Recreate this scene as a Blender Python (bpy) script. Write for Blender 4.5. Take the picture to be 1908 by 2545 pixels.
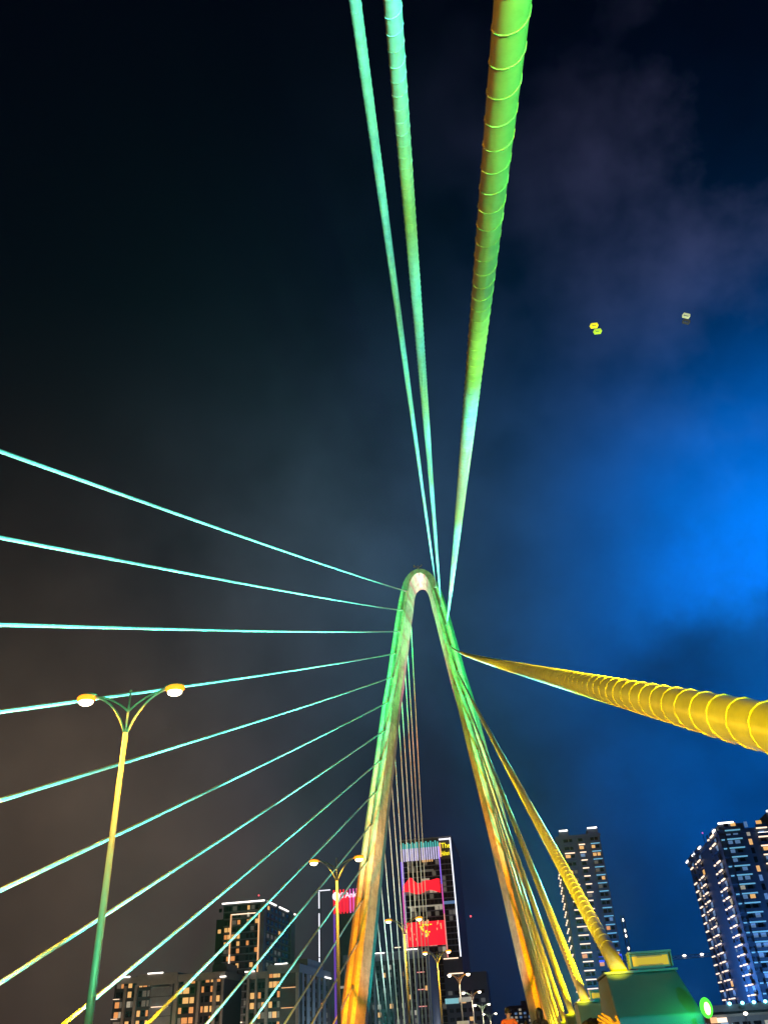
import bpy, math, random
from mathutils import Vector, Matrix
random.seed(11)
for o in list(bpy.data.objects): bpy.data.objects.remove(o, do_unlink=True)
SC = bpy.context.scene
COL = SC.collection
R = math.radians
EYE = 1.3                      # camera height above the walkway, metres

# ------------------------------------------------------------------ camera
cd = bpy.data.cameras.new('camera'); cam = bpy.data.objects.new('camera', cd); COL.objects.link(cam)
cd.sensor_fit = 'VERTICAL'; cd.sensor_height = 36.0; cd.lens = 28.13; cd.clip_start = .05; cd.clip_end = 6000
fw = Vector((-0.10592053, 0.82749607, 0.55139015)); rt = Vector((0.98563033, 0.16074551, -0.05190117)); up = Vector((0.13158151, -0.53796946, 0.83263147))
m = Matrix((rt, up, -fw)).transposed().to_4x4(); m.translation = Vector((0, 0, EYE)); cam.matrix_world = m
SC.camera = cam

# ------------------------------------------------------------------ night sky
W = bpy.data.worlds.new('World'); SC.world = W; W.use_nodes = True
nt = W.node_tree; N = nt.nodes; K = nt.links
for n in list(N): N.remove(n)
out = N.new('ShaderNodeOutputWorld'); bg = N.new('ShaderNodeBackground'); K.new(bg.outputs[0], out.inputs[0])
tc = N.new('ShaderNodeTexCoord')
def vmath(op, a, b=None):
    n = N.new('ShaderNodeVectorMath'); n.operation = op
    for i, v in enumerate((a, b)):
        if v is None: continue
        if hasattr(v, 'links'): K.new(v, n.inputs[i])
        else: n.inputs[i].default_value = v
    return n.outputs['Value'] if op == 'DOT_PRODUCT' else n.outputs[0]
def smath(op, a, b=None, c=None):
    n = N.new('ShaderNodeMath'); n.operation = op
    for i, v in enumerate((a, b, c)):
        if v is None: continue
        if hasattr(v, 'links'): K.new(v, n.inputs[i])
        else: n.inputs[i].default_value = v
    return n.outputs[0]
def vscale(col, fac):
    n = N.new('ShaderNodeVectorMath'); n.operation = 'SCALE'; n.inputs[0].default_value = col
    if hasattr(fac, 'links'): K.new(fac, n.inputs['Scale'])
    else: n.inputs['Scale'].default_value = fac
    return n.outputs[0]
DIR = vmath('NORMALIZE', tc.outputs['Generated'])
def noise(scale, detail, rough=.55, vec=None):
    n = N.new('ShaderNodeTexNoise'); n.inputs['Scale'].default_value = scale; n.inputs['Detail'].default_value = detail
    n.inputs['Roughness'].default_value = rough; K.new(vec or DIR, n.inputs['Vector']); return n.outputs['Fac']
cl = noise(3.1, 7); cl2 = noise(6.5, 6)
cloud = smath('MULTIPLY_ADD', cl, 3.0, -.62)           # about .1 .. 1.7, cloud texture under the city glow
sep = N.new('ShaderNodeSeparateXYZ'); K.new(DIR, sep.inputs[0])
def lobe(axis, power, col, mod=None):
    a = Vector(axis).normalized()
    d = smath('POWER', smath('MAXIMUM', vmath('DOT_PRODUCT', DIR, a), 0.0), power)
    if mod is not None: d = smath('MULTIPLY', d, mod)
    return vscale(col, d)
sky = N.new('ShaderNodeTexSky'); sky.sky_type = 'NISHITA'; sky.sun_disc = False
sky.sun_elevation = R(-8); sky.sun_rotation = R(60)
mr = N.new('ShaderNodeMapRange'); mr.interpolation_type = 'SMOOTHSTEP'; mr.inputs['From Min'].default_value = .325; mr.inputs['From Max'].default_value = .415
K.new(smath('ADD', sep.outputs['Z'], smath('MULTIPLY_ADD', cl2, .16, -.08)), mr.inputs['Value']); base = smath('MULTIPLY_ADD', mr.outputs[0], .82, .18)   # the ragged base of the lit cloud
parts = [vmath('MULTIPLY', sky.outputs[0], (.006, .006, .006)),
         vscale((.0002, .0006, .004), 1.0),
         lobe((.36, .83, .415), 60, (.0, .22, 1.05), smath('MULTIPLY', base, smath('MULTIPLY_ADD', cl2, 1.1, .4))),      # the clouds lit blue over the right bank
         lobe((.33, .89, .32), 12, (.0, .050, .17), cloud),
         lobe((.27, .945, .17), 60, (.0, .03, .18), cloud),
         lobe((-.48, .84, .20), 26, (.066, .045, .030), cloud),                              # city glow on the left bank
         lobe((-.17, .85, .50), 45, (.022, .034, .042), cloud),
         lobe((.40, .58, .72), 26, (.036, .032, .066), smath('MAXIMUM', smath('MULTIPLY_ADD', cl, 6.0, -2.7), 0.0))]
acc = parts[0]
for p_ in parts[1:]: acc = vmath('ADD', acc, p_)
K.new(acc, bg.inputs['Color']); bg.inputs['Strength'].default_value = 1.0

# a faint bluish sun lamp, added without a source in the sky
sd = bpy.data.lights.new('faint_sun', 'SUN'); sd.energy = .015; sd.angle = R(.5); sd.color = (.8, .9, 1)
so = bpy.data.objects.new('faint_sun', sd); COL.objects.link(so); so.rotation_euler = (R(35), 0, R(60))
SC.view_settings.view_transform = 'Standard'; SC.view_settings.look = 'None'; SC.view_settings.exposure = 0; SC.view_settings.gamma = 1
SC.cycles.use_denoising = True
SC.cycles.max_bounces = 5; SC.cycles.diffuse_bounces = 2; SC.cycles.glossy_bounces = 2; SC.cycles.transmission_bounces = 3
SC.cycles.sample_clamp_indirect = 4.0; SC.cycles.use_light_tree = True; SC.cycles.caustics_reflective = False; SC.cycles.caustics_refractive = False

# ------------------------------------------------------------------ floodlights of the bridge (intensity in W/sr)
ORANGE, YELLOW, GREEN, CYAN, PINK, TEAL, SODIUM = (1, .22, .0), (1, .66, .0), (.0, 1, .12), (.10, 1, .80), (1, .10, .42), (.0, .55, .50), (1, .50, .03)
def spot(pos, target, col, inten, cone, blend=.6, size=.25):
    d = bpy.data.lights.new('floodlight', 'SPOT'); d.energy = inten * 4 * math.pi; d.color = col; d.spot_size = R(cone); d.spot_blend = blend; d.shadow_soft_size = size
    o = bpy.data.objects.new('floodlight_beam', d); COL.objects.link(o); o.location = pos
    o.rotation_euler = (Vector(target) - Vector(pos)).to_track_quat('-Z', 'Y').to_euler()
    return o
XC = -14.63
for sx in (-1, 1):
    # front faces of the two legs: green from far out on the deck edges, orange from nearer their feet
    spot((XC + sx * 19, 78, .2), (XC + sx * 7.4, 168, 73), GREEN, 215000, 13, .9)
    spot((XC + sx * 18, 98, -.2), (XC + sx * 9.4, 165, 60), GREEN, 42000, 22, .9)
    spot((XC + sx * 17, 126, -.6), (XC + sx * 13.8, 156, 17), ORANGE, 17000, 56, .9)
    spot((XC + sx * 17.5, 108, -.6), (XC + sx * 11.8, 160, 36), ORANGE, 62000, 21, .9)
    # outer flanks
    for tz in (42, 66, 88): spot((XC + sx * 27, 128, -4), (XC + sx * (15.6 - .133 * tz), 152 + .25 * tz, tz), (.0, 1, .36), 20000 + 500 * tz, 15, .9)
    # soffit of the arch and the inner flanks
    spot((XC - sx * 4, 160, -.8), (XC + sx * 3.0, 178, 93), PINK, 66000, 13, .9)
    spot((XC - sx * 6, 159, -.8), (XC + sx * 7.6, 171, 62), (1, .18, .08), 5000, 22, .9)
    spot((XC - sx * 4, 155, -.6), (XC + sx * 13.6, 160, 18), TEAL, 2200, 60, .9)
# stays: cyan floods on the deck edge and in the median throw light across the deck, so that they pass the pylon by
for y in (-34, -16, 2, 20, 38, 58, 78, 98):
    spot((-15.5, y, .2), (-30.0, y + 6, 12), CYAN, 5000 + 60 * max(0, y), 66, .8)              # left plane, low
    h = .47 * (y + 44); spot((-15.5, y, .2), (-28.0 + .04 * y, y + 12, h), CYAN, 12 * (240 + h * h), 50, .8)      # left plane, high
for y in (-26, -8, 8, 22, 36, 52, 72, 96):
    h = .47 * (y + 36)
    spot((4.2, y, .6), (.2 - .03 * y, y + 5, h * .55), (.30, 1, .10), 110 + 2.2 * h * h, 60, .8)                     # right plane, low
    if y < 0: spot((4.2, y, .6), (-1.2, y + 14, h * 1.25 + 2), CYAN, (5000, 11000)[y > -20], 28, .9)
    else: spot((4.2, y, .6), (-1.6 - .045 * y, y + 14, h), CYAN, (7.5 if y < 15 else 10 if y < 30 else 15) * h * h, 46, .8)                              # right plane, high
spot((3.9, -3.0, .3), (1.0, 3.2, 7.2), (.12, 1, .10), 1000, 66, .9, .1); spot((-1.6, -5, .2), (1.0, 4.5, 8.0), (1, .42, .02), 240, 44, .9, .1)  # unseen spots added to tint the overhead stay green and orange
spot((XC + 9, 12, .2), (-11.8, 23.7, 7), (.15, 1, .40), 700, 44, .9)  # unseen spot added to tint the near lamp pole green
spot((-15.5, 112, -.5), (-27, 138, 26), CYAN, 15000, 40, .9); spot((-15.5, 98, -.5), (-25.5, 135, 48), CYAN, 26000, 30, .9)
spot((XC, 118, .2), (XC - 8, 150, 78), CYAN, 6000, 22, .9); spot((XC, 118, .2), (XC + 8, 150, 78), CYAN, 6000, 22, .9)
# the boxes on the anchor casings: warm floods thrown up along the stays
for k in range(14):
    y = 16.84 + 12.696 * (k - 4)
    zc = 2.45 - 1.25e-4 * y * abs(y)
    spot((1.98, y - .78, zc), (1.5, y + 10, zc + 6.2), YELLOW, (100, 150, 400, 2000, 1500)[k] if k < 5 else 3600 if k < 9 else 1200, 34 if k in (3, 4) else 56, 1.0 if k in (3, 4) else .6, .12)
    spot((1.36, y - 1.75, zc - .30), (1.43, y - .2, zc), YELLOW, 7, 60, .8, .05)  # small spot added to brighten the foot of each stay
    spot((-29.9, y - .8, zc), (-30.6, y + 10, zc + 6.2), YELLOW, 7000 if k < 6 else 3200 if k < 9 else 1200, 56, .6, .12)
for ky, ty, tz, ki in ((-2, 9, 4.7, 700), (9, 25, 8.6, 2600), (22, 43, 14, 4200)): spot((-1.6, ky, .25), (1.2, ty, tz), YELLOW, ki, 34, 1.0, .1)   # spots added by the kerb, without fixtures, to warm the near stays
spot((3.7, 5.5, .2), (1.9, 17, 1.4), (.0, .62, .80), 110, 60, .9, .1); spot((3.7, 18.4, .2), (1.8, 29, 1.4), (.0, .75, .55), 110, 60, .9, .1)  # unseen spots added to turn the casing fronts teal
spot((-1.3, 23.0, .25), (-.4, 30, 2.0), (1, .50, .2), 150, 44, .8, .08)  # unseen spot added to warm the people on the step
spot((.9, 1.3, .25), (.3, 4.4, 1.4), (1, .42, .10), 26, 60, .8, .06)             # unseen spot added to warm the raised hand and head
spot((-18, 168, -2), (-26, 205, 40), (.6, 1, .85), 7000, 70, .9); spot((-16, 190, -3), (-27, 240, 22), (.8, 1, .6), 4000, 70, .9)

# ------------------------------------------------------------------ helpers
class MB:
    def __init__(s): s.v = []; s.f = []; s.mi = []; s.cur = 0
    def add(s, vs, fs):
        b = len(s.v); s.v += [tuple(v) for v in vs]
        for f in fs: s.f.append(tuple(b + i for i in f)); s.mi.append(s.cur)
    def box(s, x0, x1, y0, y1, z0, z1, top=None):
        v = [(x0, y0, z0), (x1, y0, z0), (x1, y1, z0), (x0, y1, z0), (x0, y0, z1), (x1, y0, z1), (x1, y1, z1), (x0, y1, z1)]
        if top: v[4:] = top
        s.add(v, [(3, 2, 1, 0), (4, 5, 6, 7), (0, 1, 5, 4), (1, 2, 6, 5), (2, 3, 7, 6), (3, 0, 4, 7)]); return s
    def rings(s, rings, caps=True, closed=False):
        n = len(rings[0]); b = len(s.v)
        for r_ in rings: s.v += [tuple(p) for p in r_]
        m_ = len(rings)
        for i in range(m_ - (0 if closed else 1)):
            j = (i + 1) % m_
            for k in range(n):
                k2 = (k + 1) % n
                s.f.append((b + i * n + k, b + i * n + k2, b + j * n + k2, b + j * n + k)); s.mi.append(s.cur)
        if caps and not closed:
            s.f.append(tuple(b + k for k in reversed(range(n)))); s.mi.append(s.cur)
            s.f.append(tuple(b + (m_ - 1) * n + k for k in range(n))); s.mi.append(s.cur)
        return s
    def tube(s, pts, rad, n=10, caps=True):
        pts = [Vector(p) for p in pts]; m_ = len(pts); rs = rad if isinstance(rad, (list, tuple)) else [rad] * m_
        t0 = (pts[1] - pts[0]).normalized(); ref = Vector((1, 0, 0)) if abs(t0.x) < .8 else Vector((0, 0, 1))
        a = t0.cross(ref).normalized(); rg = []
        for i, p in enumerate(pts):
            t = (pts[min(i + 1, m_ - 1)] - pts[max(i - 1, 0)]).normalized()
            a = (a - t * a.dot(t)).normalized(); b = t.cross(a)
            rg.append([p + (a * math.cos(2 * math.pi * k / n) + b * math.sin(2 * math.pi * k / n)) * rs[i] for k in range(n)])
        return s.rings(rg, caps)
    def cyl(s, x, y, z0, z1, r0, r1=None, n=14): return s.tube([(x, y, z0), (x, y, z1)], [r0, r1 if r1 is not None else r0], n)
    def ball(s, c, r, nu=14, nv=8, sc=(1, 1, 1)):
        rg = []
        for i in range(nv + 1):
            th = math.pi * (i / nv * .98 + .01)
            rg.append([(c[0] + r * sc[0] * math.sin(th) * math.cos(2 * math.pi * k / nu), c[1] + r * sc[1] * math.sin(th) * math.sin(2 * math.pi * k / nu), c[2] - r * sc[2] * math.cos(th)) for k in range(nu)])
        return s.rings(rg)
    def mesh(s, name, mats, smooth=False):
        me = bpy.data.meshes.new(name); me.from_pydata(s.v, [], s.f)
        for mm in (mats if isinstance(mats, (list, tuple)) else [mats]): me.materials.append(mm)
        me.polygons.foreach_set('material_index', s.mi)
        if smooth: me.polygons.foreach_set('use_smooth', [True] * len(s.f))
        me.update(); return me
    def build(s, name, mats, parent=None, smooth=False): return link(name, s.mesh(name, mats, smooth), parent)
def link(name, me, parent=None):
    o = bpy.data.objects.new(name, me); COL.objects.link(o)
    if parent is not None:
        o.parent = parent; o.matrix_parent_inverse = Matrix.Translation(-parent.location) if parent.get('atbase') else Matrix()
    return o
def tag(o, label, cat, group=None, kind=None):
    o['label'] = label
    if cat: o['category'] = cat
    if group: o['group'] = group
    if kind: o['kind'] = kind
    return o
def struct(o): o['kind'] = 'structure'; return o
def empty(name, loc=(0, 0, 0)):
    o = bpy.data.objects.new(name, None); COL.objects.link(o); o.location = loc; o.empty_display_size = .3; o['atbase'] = 1
    return o                                   # children are modelled in world metres and shifted back by the parent's location
def cleanup_flags():
    for o in bpy.data.objects:
        if 'atbase' in o: del o['atbase']
ORD = ['first', 'second', 'third', 'fourth', 'fifth', 'sixth', 'seventh', 'eighth', 'ninth', 'tenth', 'eleventh', 'twelfth', 'thirteenth', 'fourteenth']

# ------------------------------------------------------------------ materials
def mat(name, col, rough=.6, metal=0.0, var=.25, scale=3.0, bump=0.0, bscale=30.0, emit=None, estr=0.0, spec=.5, objrand=0.0, streak=False):
    mm = bpy.data.materials.new(name); mm.use_nodes = True; t = mm.node_tree; b = t.nodes['Principled BSDF']
    b.inputs['Roughness'].default_value = rough; b.inputs['Metallic'].default_value = metal; b.inputs['Specular IOR Level'].default_value = spec
    co = t.nodes.new('ShaderNodeTexCoord'); vec = co.outputs['Object']
    if streak:
        mp = t.nodes.new('ShaderNodeMapping'); mp.inputs['Scale'].default_value = (1, 1, .12); t.links.new(vec, mp.inputs[0]); vec = mp.outputs[0]
    nz = t.nodes.new('ShaderNodeTexNoise'); nz.inputs['Scale'].default_value = scale; nz.inputs['Detail'].default_value = 8; nz.inputs['Roughness'].default_value = .65; t.links.new(vec, nz.inputs['Vector'])
    cr = t.nodes.new('ShaderNodeValToRGB'); e = cr.color_ramp.elements; e[0].position = .3; e[1].position = .7
    e[0].color = (*[c * (1 - var) for c in col], 1); e[1].color = (*[min(1, c * (1 + var * .7)) for c in col], 1)
    t.links.new(nz.outputs['Fac'], cr.inputs[0]); src = cr.outputs[0]
    if objrand:
        oi = t.nodes.new('ShaderNodeObjectInfo'); hs = t.nodes.new('ShaderNodeHueSaturation')
        ma = t.nodes.new('ShaderNodeMath'); ma.operation = 'MULTIPLY_ADD'; ma.inputs[1].default_value = objrand; ma.inputs[2].default_value = 1 - objrand / 2
        t.links.new(oi.outputs['Random'], ma.inputs[0]); t.links.new(ma.outputs[0], hs.inputs['Value']); t.links.new(src, hs.inputs['Color']); src = hs.outputs[0]
    t.links.new(src, b.inputs['Base Color'])
    if bump:
        n2 = t.nodes.new('ShaderNodeTexNoise'); n2.inputs['Scale'].default_value = bscale; n2.inputs['Detail'].default_value = 6; t.links.new(co.outputs['Object'], n2.inputs['Vector'])
        bp = t.nodes.new('ShaderNodeBump'); bp.inputs['Strength'].default_value = bump; bp.inputs['Distance'].default_value = .02
        t.links.new(n2.outputs['Fac'], bp.inputs['Height']); t.links.new(bp.outputs[0], b.inputs['Normal'])
    if emit:
        b.inputs['Emission Color'].default_value = (*emit, 1); b.inputs['Emission Strength'].default_value = estr
    return mm
M = {}
M['concrete'] = mat('pylon_concrete', (.40, .39, .37), .85, var=.30, scale=.9, bump=.35, bscale=9, objrand=.35, streak=True)
def blotch(mm, sc, lo, hi, dark):
    t = mm.node_tree; b = t.nodes['Principled BSDF']; src = b.inputs['Base Color'].links[0].from_socket
    co = t.nodes.new('ShaderNodeTexCoord'); n1 = t.nodes.new('ShaderNodeTexNoise'); n1.inputs['Scale'].default_value = sc; n1.inputs['Detail'].default_value = 9; n1.inputs['Roughness'].default_value = .7; t.links.new(co.outputs['Object'], n1.inputs['Vector'])
    r = t.nodes.new('ShaderNodeMapRange'); r.inputs['From Min'].default_value = lo; r.inputs['From Max'].default_value = hi; r.inputs['To Min'].default_value = dark; r.inputs['To Max'].default_value = 1; t.links.new(n1.outputs['Fac'], r.inputs['Value'])
    mx = t.nodes.new('ShaderNodeMix'); mx.data_type = 'RGBA'; mx.blend_type = 'MULTIPLY'; mx.inputs['Factor'].default_value = 1; t.links.new(src, mx.inputs['A']); t.links.new(r.outputs[0], mx.inputs['B']); t.links.new(mx.outputs['Result'], b.inputs['Base Color'])
blotch(M['concrete'], .9, .40, .56, .72)
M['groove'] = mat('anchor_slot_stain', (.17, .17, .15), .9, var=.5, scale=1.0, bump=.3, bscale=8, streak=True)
M['sheath'] = mat('cable_sheath', (.66, .67, .66), .36, var=.20, scale=3.0)
M['steel'] = mat('painted_steel', (.45, .46, .46), .4, .3, var=.15)
M['darksteel'] = mat('dark_steel', (.05, .055, .06), .45, .5, var=.2)
M['pole'] = mat('lamp_pole_paint', (.55, .58, .57), .4, .1, var=.10)
M['block'] = mat('anchor_casing_paint', (.20, .32, .31), .45, .0, var=.12, scale=.8, bump=.08, bscale=40)
M['asphalt'] = mat('asphalt', (.05, .05, .052), .9, var=.3, scale=6, bump=.4, bscale=120)
M['paving'] = mat('walkway_paving', (.24, .23, .22), .8, var=.2, scale=2, bump=.2)
M['paintwhite'] = mat('road_paint', (.7, .7, .68), .6, var=.15)
M['ground'] = mat('bank_soil', (.05, .06, .04), .95, var=.4, scale=.05)
M['water'] = mat('river_water', (.004, .008, .012), .12, var=.2, scale=.2, bump=.6, bscale=.35)
M['facade_grey'] = mat('facade_grey', (.30, .28, .26), .8, var=.15, scale=.5)
M['facade_dark'] = mat('facade_dark', (.045, .045, .055), .5, var=.2, scale=.5)
M['facade_slate'] = mat('facade_slate', (.20, .21, .24), .75, var=.15, scale=.5)
M['facade_haze'] = mat('facade_tower_haze', (.06, .085, .14), .6, var=.2, scale=.4)  # blue of the night haze is put into this base colour
M['glass'] = mat('window_glass', (.012, .014, .018), .08, var=.2)
def emis(name, col, s):
    return mat(name, tuple(min(.8, c * .6 + .02) for c in col), .5, var=.05, emit=col, estr=s)
M['w_warm'] = mat('lit_window_warm', (.4, .3, .2), .4, emit=(1, .52, .16), estr=.85, var=.3)
M['w_warm2'] = mat('lit_window_amber', (.4, .3, .2), .4, emit=(1, .36, .09), estr=.75, var=.3)
M['w_pale'] = mat('lit_window_pale', (.4, .4, .36), .4, emit=(.9, .8, .6), estr=.35, var=.3)
M['w_dim'] = mat('lit_window_dim', (.25, .24, .22), .4, emit=(.6, .55, .45), estr=.10, var=.3)
M['w_cool'] = mat('lit_window_cool', (.3, .4, .45), .4, emit=(.35, .85, .9), estr=.55, var=.3)
M['w_blue'] = mat('lit_window_blue', (.2, .3, .5), .4, emit=(.25, .50, .95), estr=.30, var=.3)
M['strip_warm'] = emis('strip_light_warm', (1, .72, .50), 1.6)
M['strip_white'] = emis('strip_light_white', (1, .93, .84), 3.0)
M['strip_cyan'] = emis('balcony_edge_light', (.22, .62, .85), .60)
M['strip_orange'] = emis('strip_light_orange', (1, .50, .22), 1.0)
M['led_white'] = emis('led_line_white', (.9, .9, 1.0), 1.4)
M['led_violet'] = emis('led_line_violet', (.30, .16, .95), 1.1)
M['led_magenta'] = emis('led_line_magenta', (.85, .12, .55), 1.0)
M['led_pink'] = emis('led_line_pink', (1, .35, .30), 1.0)
M['led_purple'] = emis('led_line_purple', (.16, .05, .42), .9)
M['led_red'] = emis('led_red', (1, .01, .03), 1.2)
M['led_crimson'] = emis('led_crimson', (.62, .01, .06), .8)
M['led_teal'] = emis('led_teal', (.10, .75, .70), .8)
M['led_lilac'] = emis('led_lilac', (.72, .66, 1.0), 1.0)
M['led_yellow'] = emis('led_yellow', (1, .82, .02), 1.5)
M['led_blue'] = emis('led_blue', (.05, .10, .95), 1.0)
M['sodium_lamp'] = emis('sodium_lamp', (1, .22, .01), 3.2)
M['glare_bulb'] = emis('glare_bulb', (1, .85, .5), 12.0)
M['white_lamp'] = emis('white_lamp', (1, .9, .75), 5.0)
M['green_lamp'] = emis('green_lamp', (.8, 1, .25), 6.0)
M['green_glow'] = emis('green_glare', (.10, 1, .05), 1.3)
M['cyan_lamp'] = emis('cyan_lamp', (.25, .95, 1), 6.0)
M['red_lamp'] = emis('red_lamp', (1, .08, .10), 3.0)
M['fixture_lens'] = emis('fixture_lens', (1, .55, .02), .55)
M['hot_lens'] = emis('hot_fixture', (1, 1, .75), 9.0)

# ------------------------------------------------------------------ ground, river, bridge deck
def zd(y): return -1.25e-4 * y * abs(y)                  # camber of the deck: it falls away towards the pylon
b = MB(); b.add([(-3000, -600, -16), (3000, -600, -16), (3000, 4000, -16), (-3000, 4000, -16)], [(0, 1, 2, 3)]); struct(b.build('river', M['water']))
b = MB()
b.add([(-3000, 285, -9.0), (3000, 285, -9.0), (3000, 4000, -8.5), (-3000, 4000, -8.5), (-3000, 272, -15.6), (3000, 272, -15.6)], [(0, 1, 2, 3), (4, 5, 1, 0)]); struct(b.build('far_bank', M['ground']))
def ribbon(prof, ys, name, mt, parent=None):
    b = MB(); b.rings([[(x, y, zd(y) + z) for x, z in prof] for y in ys]); return b.build(name, mt, parent)
YS = list(range(-60, 285, 8)) + [285]
struct(ribbon([(-33.2, -.3), (-33.2, -1.0), (-24, -2.6), (-5, -2.6), (4.4, -1.0), (4.4, -.3)], YS, 'bridge_deck', M['paving']))
struct(ribbon([(-28.0, -.28), (-1.8, -.28), (-1.8, -.15), (-28.0, -.15)], YS, 'carriageway', M['asphalt']))
struct(ribbon([(-1.79, -.28), (4.3, -.28), (4.3, 0), (-1.79, 0)], YS, 'walkway', M['paving']))
struct(ribbon([(-33.1, -.28), (-28.01, -.28), (-28.01, 0), (-33.1, 0)], YS, 'far_walkway', M['paving']))
struct(ribbon([(-2.02, -.146), (-1.80, -.146), (-1.80, .02), (-1.98, .02)], YS, 'kerb', M['facade_grey']))
struct(ribbon([(-13.0, -.146), (-10.6, -.146), (-10.6, .06), (-13.0, .06)], YS, 'median_kerb', M['facade_grey']))
for x in (-5.2, -8.0, -15.8, -19.0, -22.4):
    b = MB()
    for y in range(-40, 280, 9): b.add([(x, y, zd(y) - .144), (x + .15, y, zd(y) - .144), (x + .15, y + 3, zd(y + 3) - .144), (x, y + 3, zd(y + 3) - .144)], [(0, 1, 2, 3)])
    struct(b.build('lane_marking', M['paintwhite']))
# outer railings, one thing each
for x, lab in ((4.15, 'grey steel railing on the outer edge of the near walkway'), (-32.9, 'grey steel railing on the outer edge of the far walkway')):
    e = tag(empty('railing', (x, 0, 0)), lab, 'railing')
    for zz in (.35, .7, 1.05):
        b = MB(); b.tube([(x, y, zd(y) + zz) for y in YS], .03 if zz < 1 else .045, 8); b.build('rail', M['steel'], e, True)
    me = MB().box(-.04, .04, -.04, .04, 0, 1.02).mesh('post', M['steel'])
    for y in range(-56, 284, 4):
        o = link('post', me, e); o.location = (x, y, zd(y) - .001)

# ------------------------------------------------------------------ the pylon
LEAN = .2523; LZ = math.sqrt(1 + LEAN * LEAN); BACK = Vector((0, 1 / LZ, -LEAN / LZ))
def pyl(u, z): return Vector((XC + u, 150 + LEAN * z, z + EYE))       # a point of the pylon's front plane; z from eye level
HALF = [(-19, 18.3), (8, 15.0), (14.7, 14.18), (21.4, 13.40), (28.2, 12.57), (34.8, 11.72), (41.3, 10.9), (47.9, 9.97), (54.5, 9.1), (60.9, 8.3), (67.2, 7.22), (73.7, 6.33), (79.7, 5.47), (85.6, 4.66), (91.4, 3.68)]
def half(z):
    for (a, ha), (c, hc) in zip(HALF, HALF[1:]):
        if z <= c: return ha + (hc - ha) * (z - a) / (c - a)
    return HALF[-1][1]
def section(u, z, tu, tz, k, groove=True, shrink=0.0):
    """ring of the leg at (u,z) with in-plane tangent (tu,tz); k 0 at the foot, 1 at the crown"""
    l = math.hypot(tu, tz); tu /= l; tz /= l
    lat = Vector((tz, -LEAN * tu, -tu)); lat.normalize()
    hf = 1.02 - .34 * max(0, k - .9) / .1 - shrink; cw = 1.15 - .45 * k; c_d = 2.6; dp = 6.4
    g = .30 * (1 if groove else 0)
    pr = [(-hf, 0), (-.3, 0), (-.27, g), (.27, g), (.3, 0), (hf, 0), (hf + cw, c_d), (hf + cw, dp - 1.4), (hf, dp), (-hf, dp), (-hf - cw, dp - 1.4), (-hf - cw, c_d)]
    P = pyl(u, z)
    return [P + lat * a + BACK * (bb + shrink * (1 if bb < 3 else -1)) for a, bb in pr]
def ring_leg(sx, z, **kw):
    dz = .5; return section(sx * half(z), z, sx * (half(z + dz) - half(z - dz)), 2 * dz, max(0, z) / 98, **kw)
pylon = tag(empty('bridge_pylon', tuple(pyl(0, -17))), 'tall concrete pylon with two legs joined in a rounded arch, floodlit green and orange', 'pylon')
lifts = [-17, -9, -3, 2] + [2 + 4.55 * i for i in range(1, 20)] + [91.6]
for sx in (-1, 1):
    core = MB(); zs = [-18] + lifts + []
    core.rings([ring_leg(sx, z, shrink=.05) for z in lifts]); leg = core.build('leg', M['groove'], pylon)
    leg['label'] = 'left leg of the pylon with a row of stay cables running to the left' if sx < 0 else 'right leg of the pylon with the near stay cables in front of it'
    for a, c in zip(lifts, lifts[1:]):
        b = MB(); zz = [a + .012, (a + c) / 2, c - .012]
        b.rings([ring_leg(sx, z) for z in zz])
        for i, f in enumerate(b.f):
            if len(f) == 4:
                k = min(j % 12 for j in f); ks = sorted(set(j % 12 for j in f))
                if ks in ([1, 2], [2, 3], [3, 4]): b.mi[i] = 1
        o = b.build('concrete_lift', [M['concrete'], M['groove']], leg)
# the arch over the top
path = [(-3.66, 91.61), (-3.45, 92.9), (-3.12, 94.2), (-2.62, 95.4), (-1.98, 96.4), (-1.2, 97.15), (-.42, 97.5)]
path = path + [(-u, z) for u, z in reversed(path)]
b = MB(); rg = []
for i, (u, z) in enumerate(path):
    a = path[max(0, i - 1)]; c = path[min(len(path) - 1, i + 1)]
    tu, tz = c[0] - a[0], c[1] - a[1]
    if i == 0: tu, tz = .17, 1
    if i == len(path) - 1: tu, tz = .17, -1
    kk = .934 + .066 * math.sin(math.pi * i / (len(path) - 1))
    rg.append(section(u, z, tu, tz, kk, groove=False))
b.rings(rg); arch = b.build('arch', M['concrete'], pylon); arch['label'] = 'rounded arch joining the two legs, its underside lit pink'
# antenna mast and obstruction lamp on the crown
P = pyl(-.2, 98.1) + BACK * 1.6
b = MB(); b.cyl(P.x, P.y, P.z - .6, P.z + 2.4, .09, .06); b.tube([P + Vector((-.9, 0, 2.0)), P + Vector((-.3, 0, 1.75)), P + Vector((.3, 0, 1.75)), P + Vector((.95, 0, 2.1))], .07, 8)
b.box(P.x - .55, P.x - .15, P.y - .1, P.y + .3, P.z - .5, P.z + .6); b.cyl(P.x - .95, P.y, P.z + 1.9, P.z + 2.5, .17); b.ball((P.x + .95, P.y, P.z + 2.3), .16); b.build('antenna', M['steel'], pylon, True)
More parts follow.
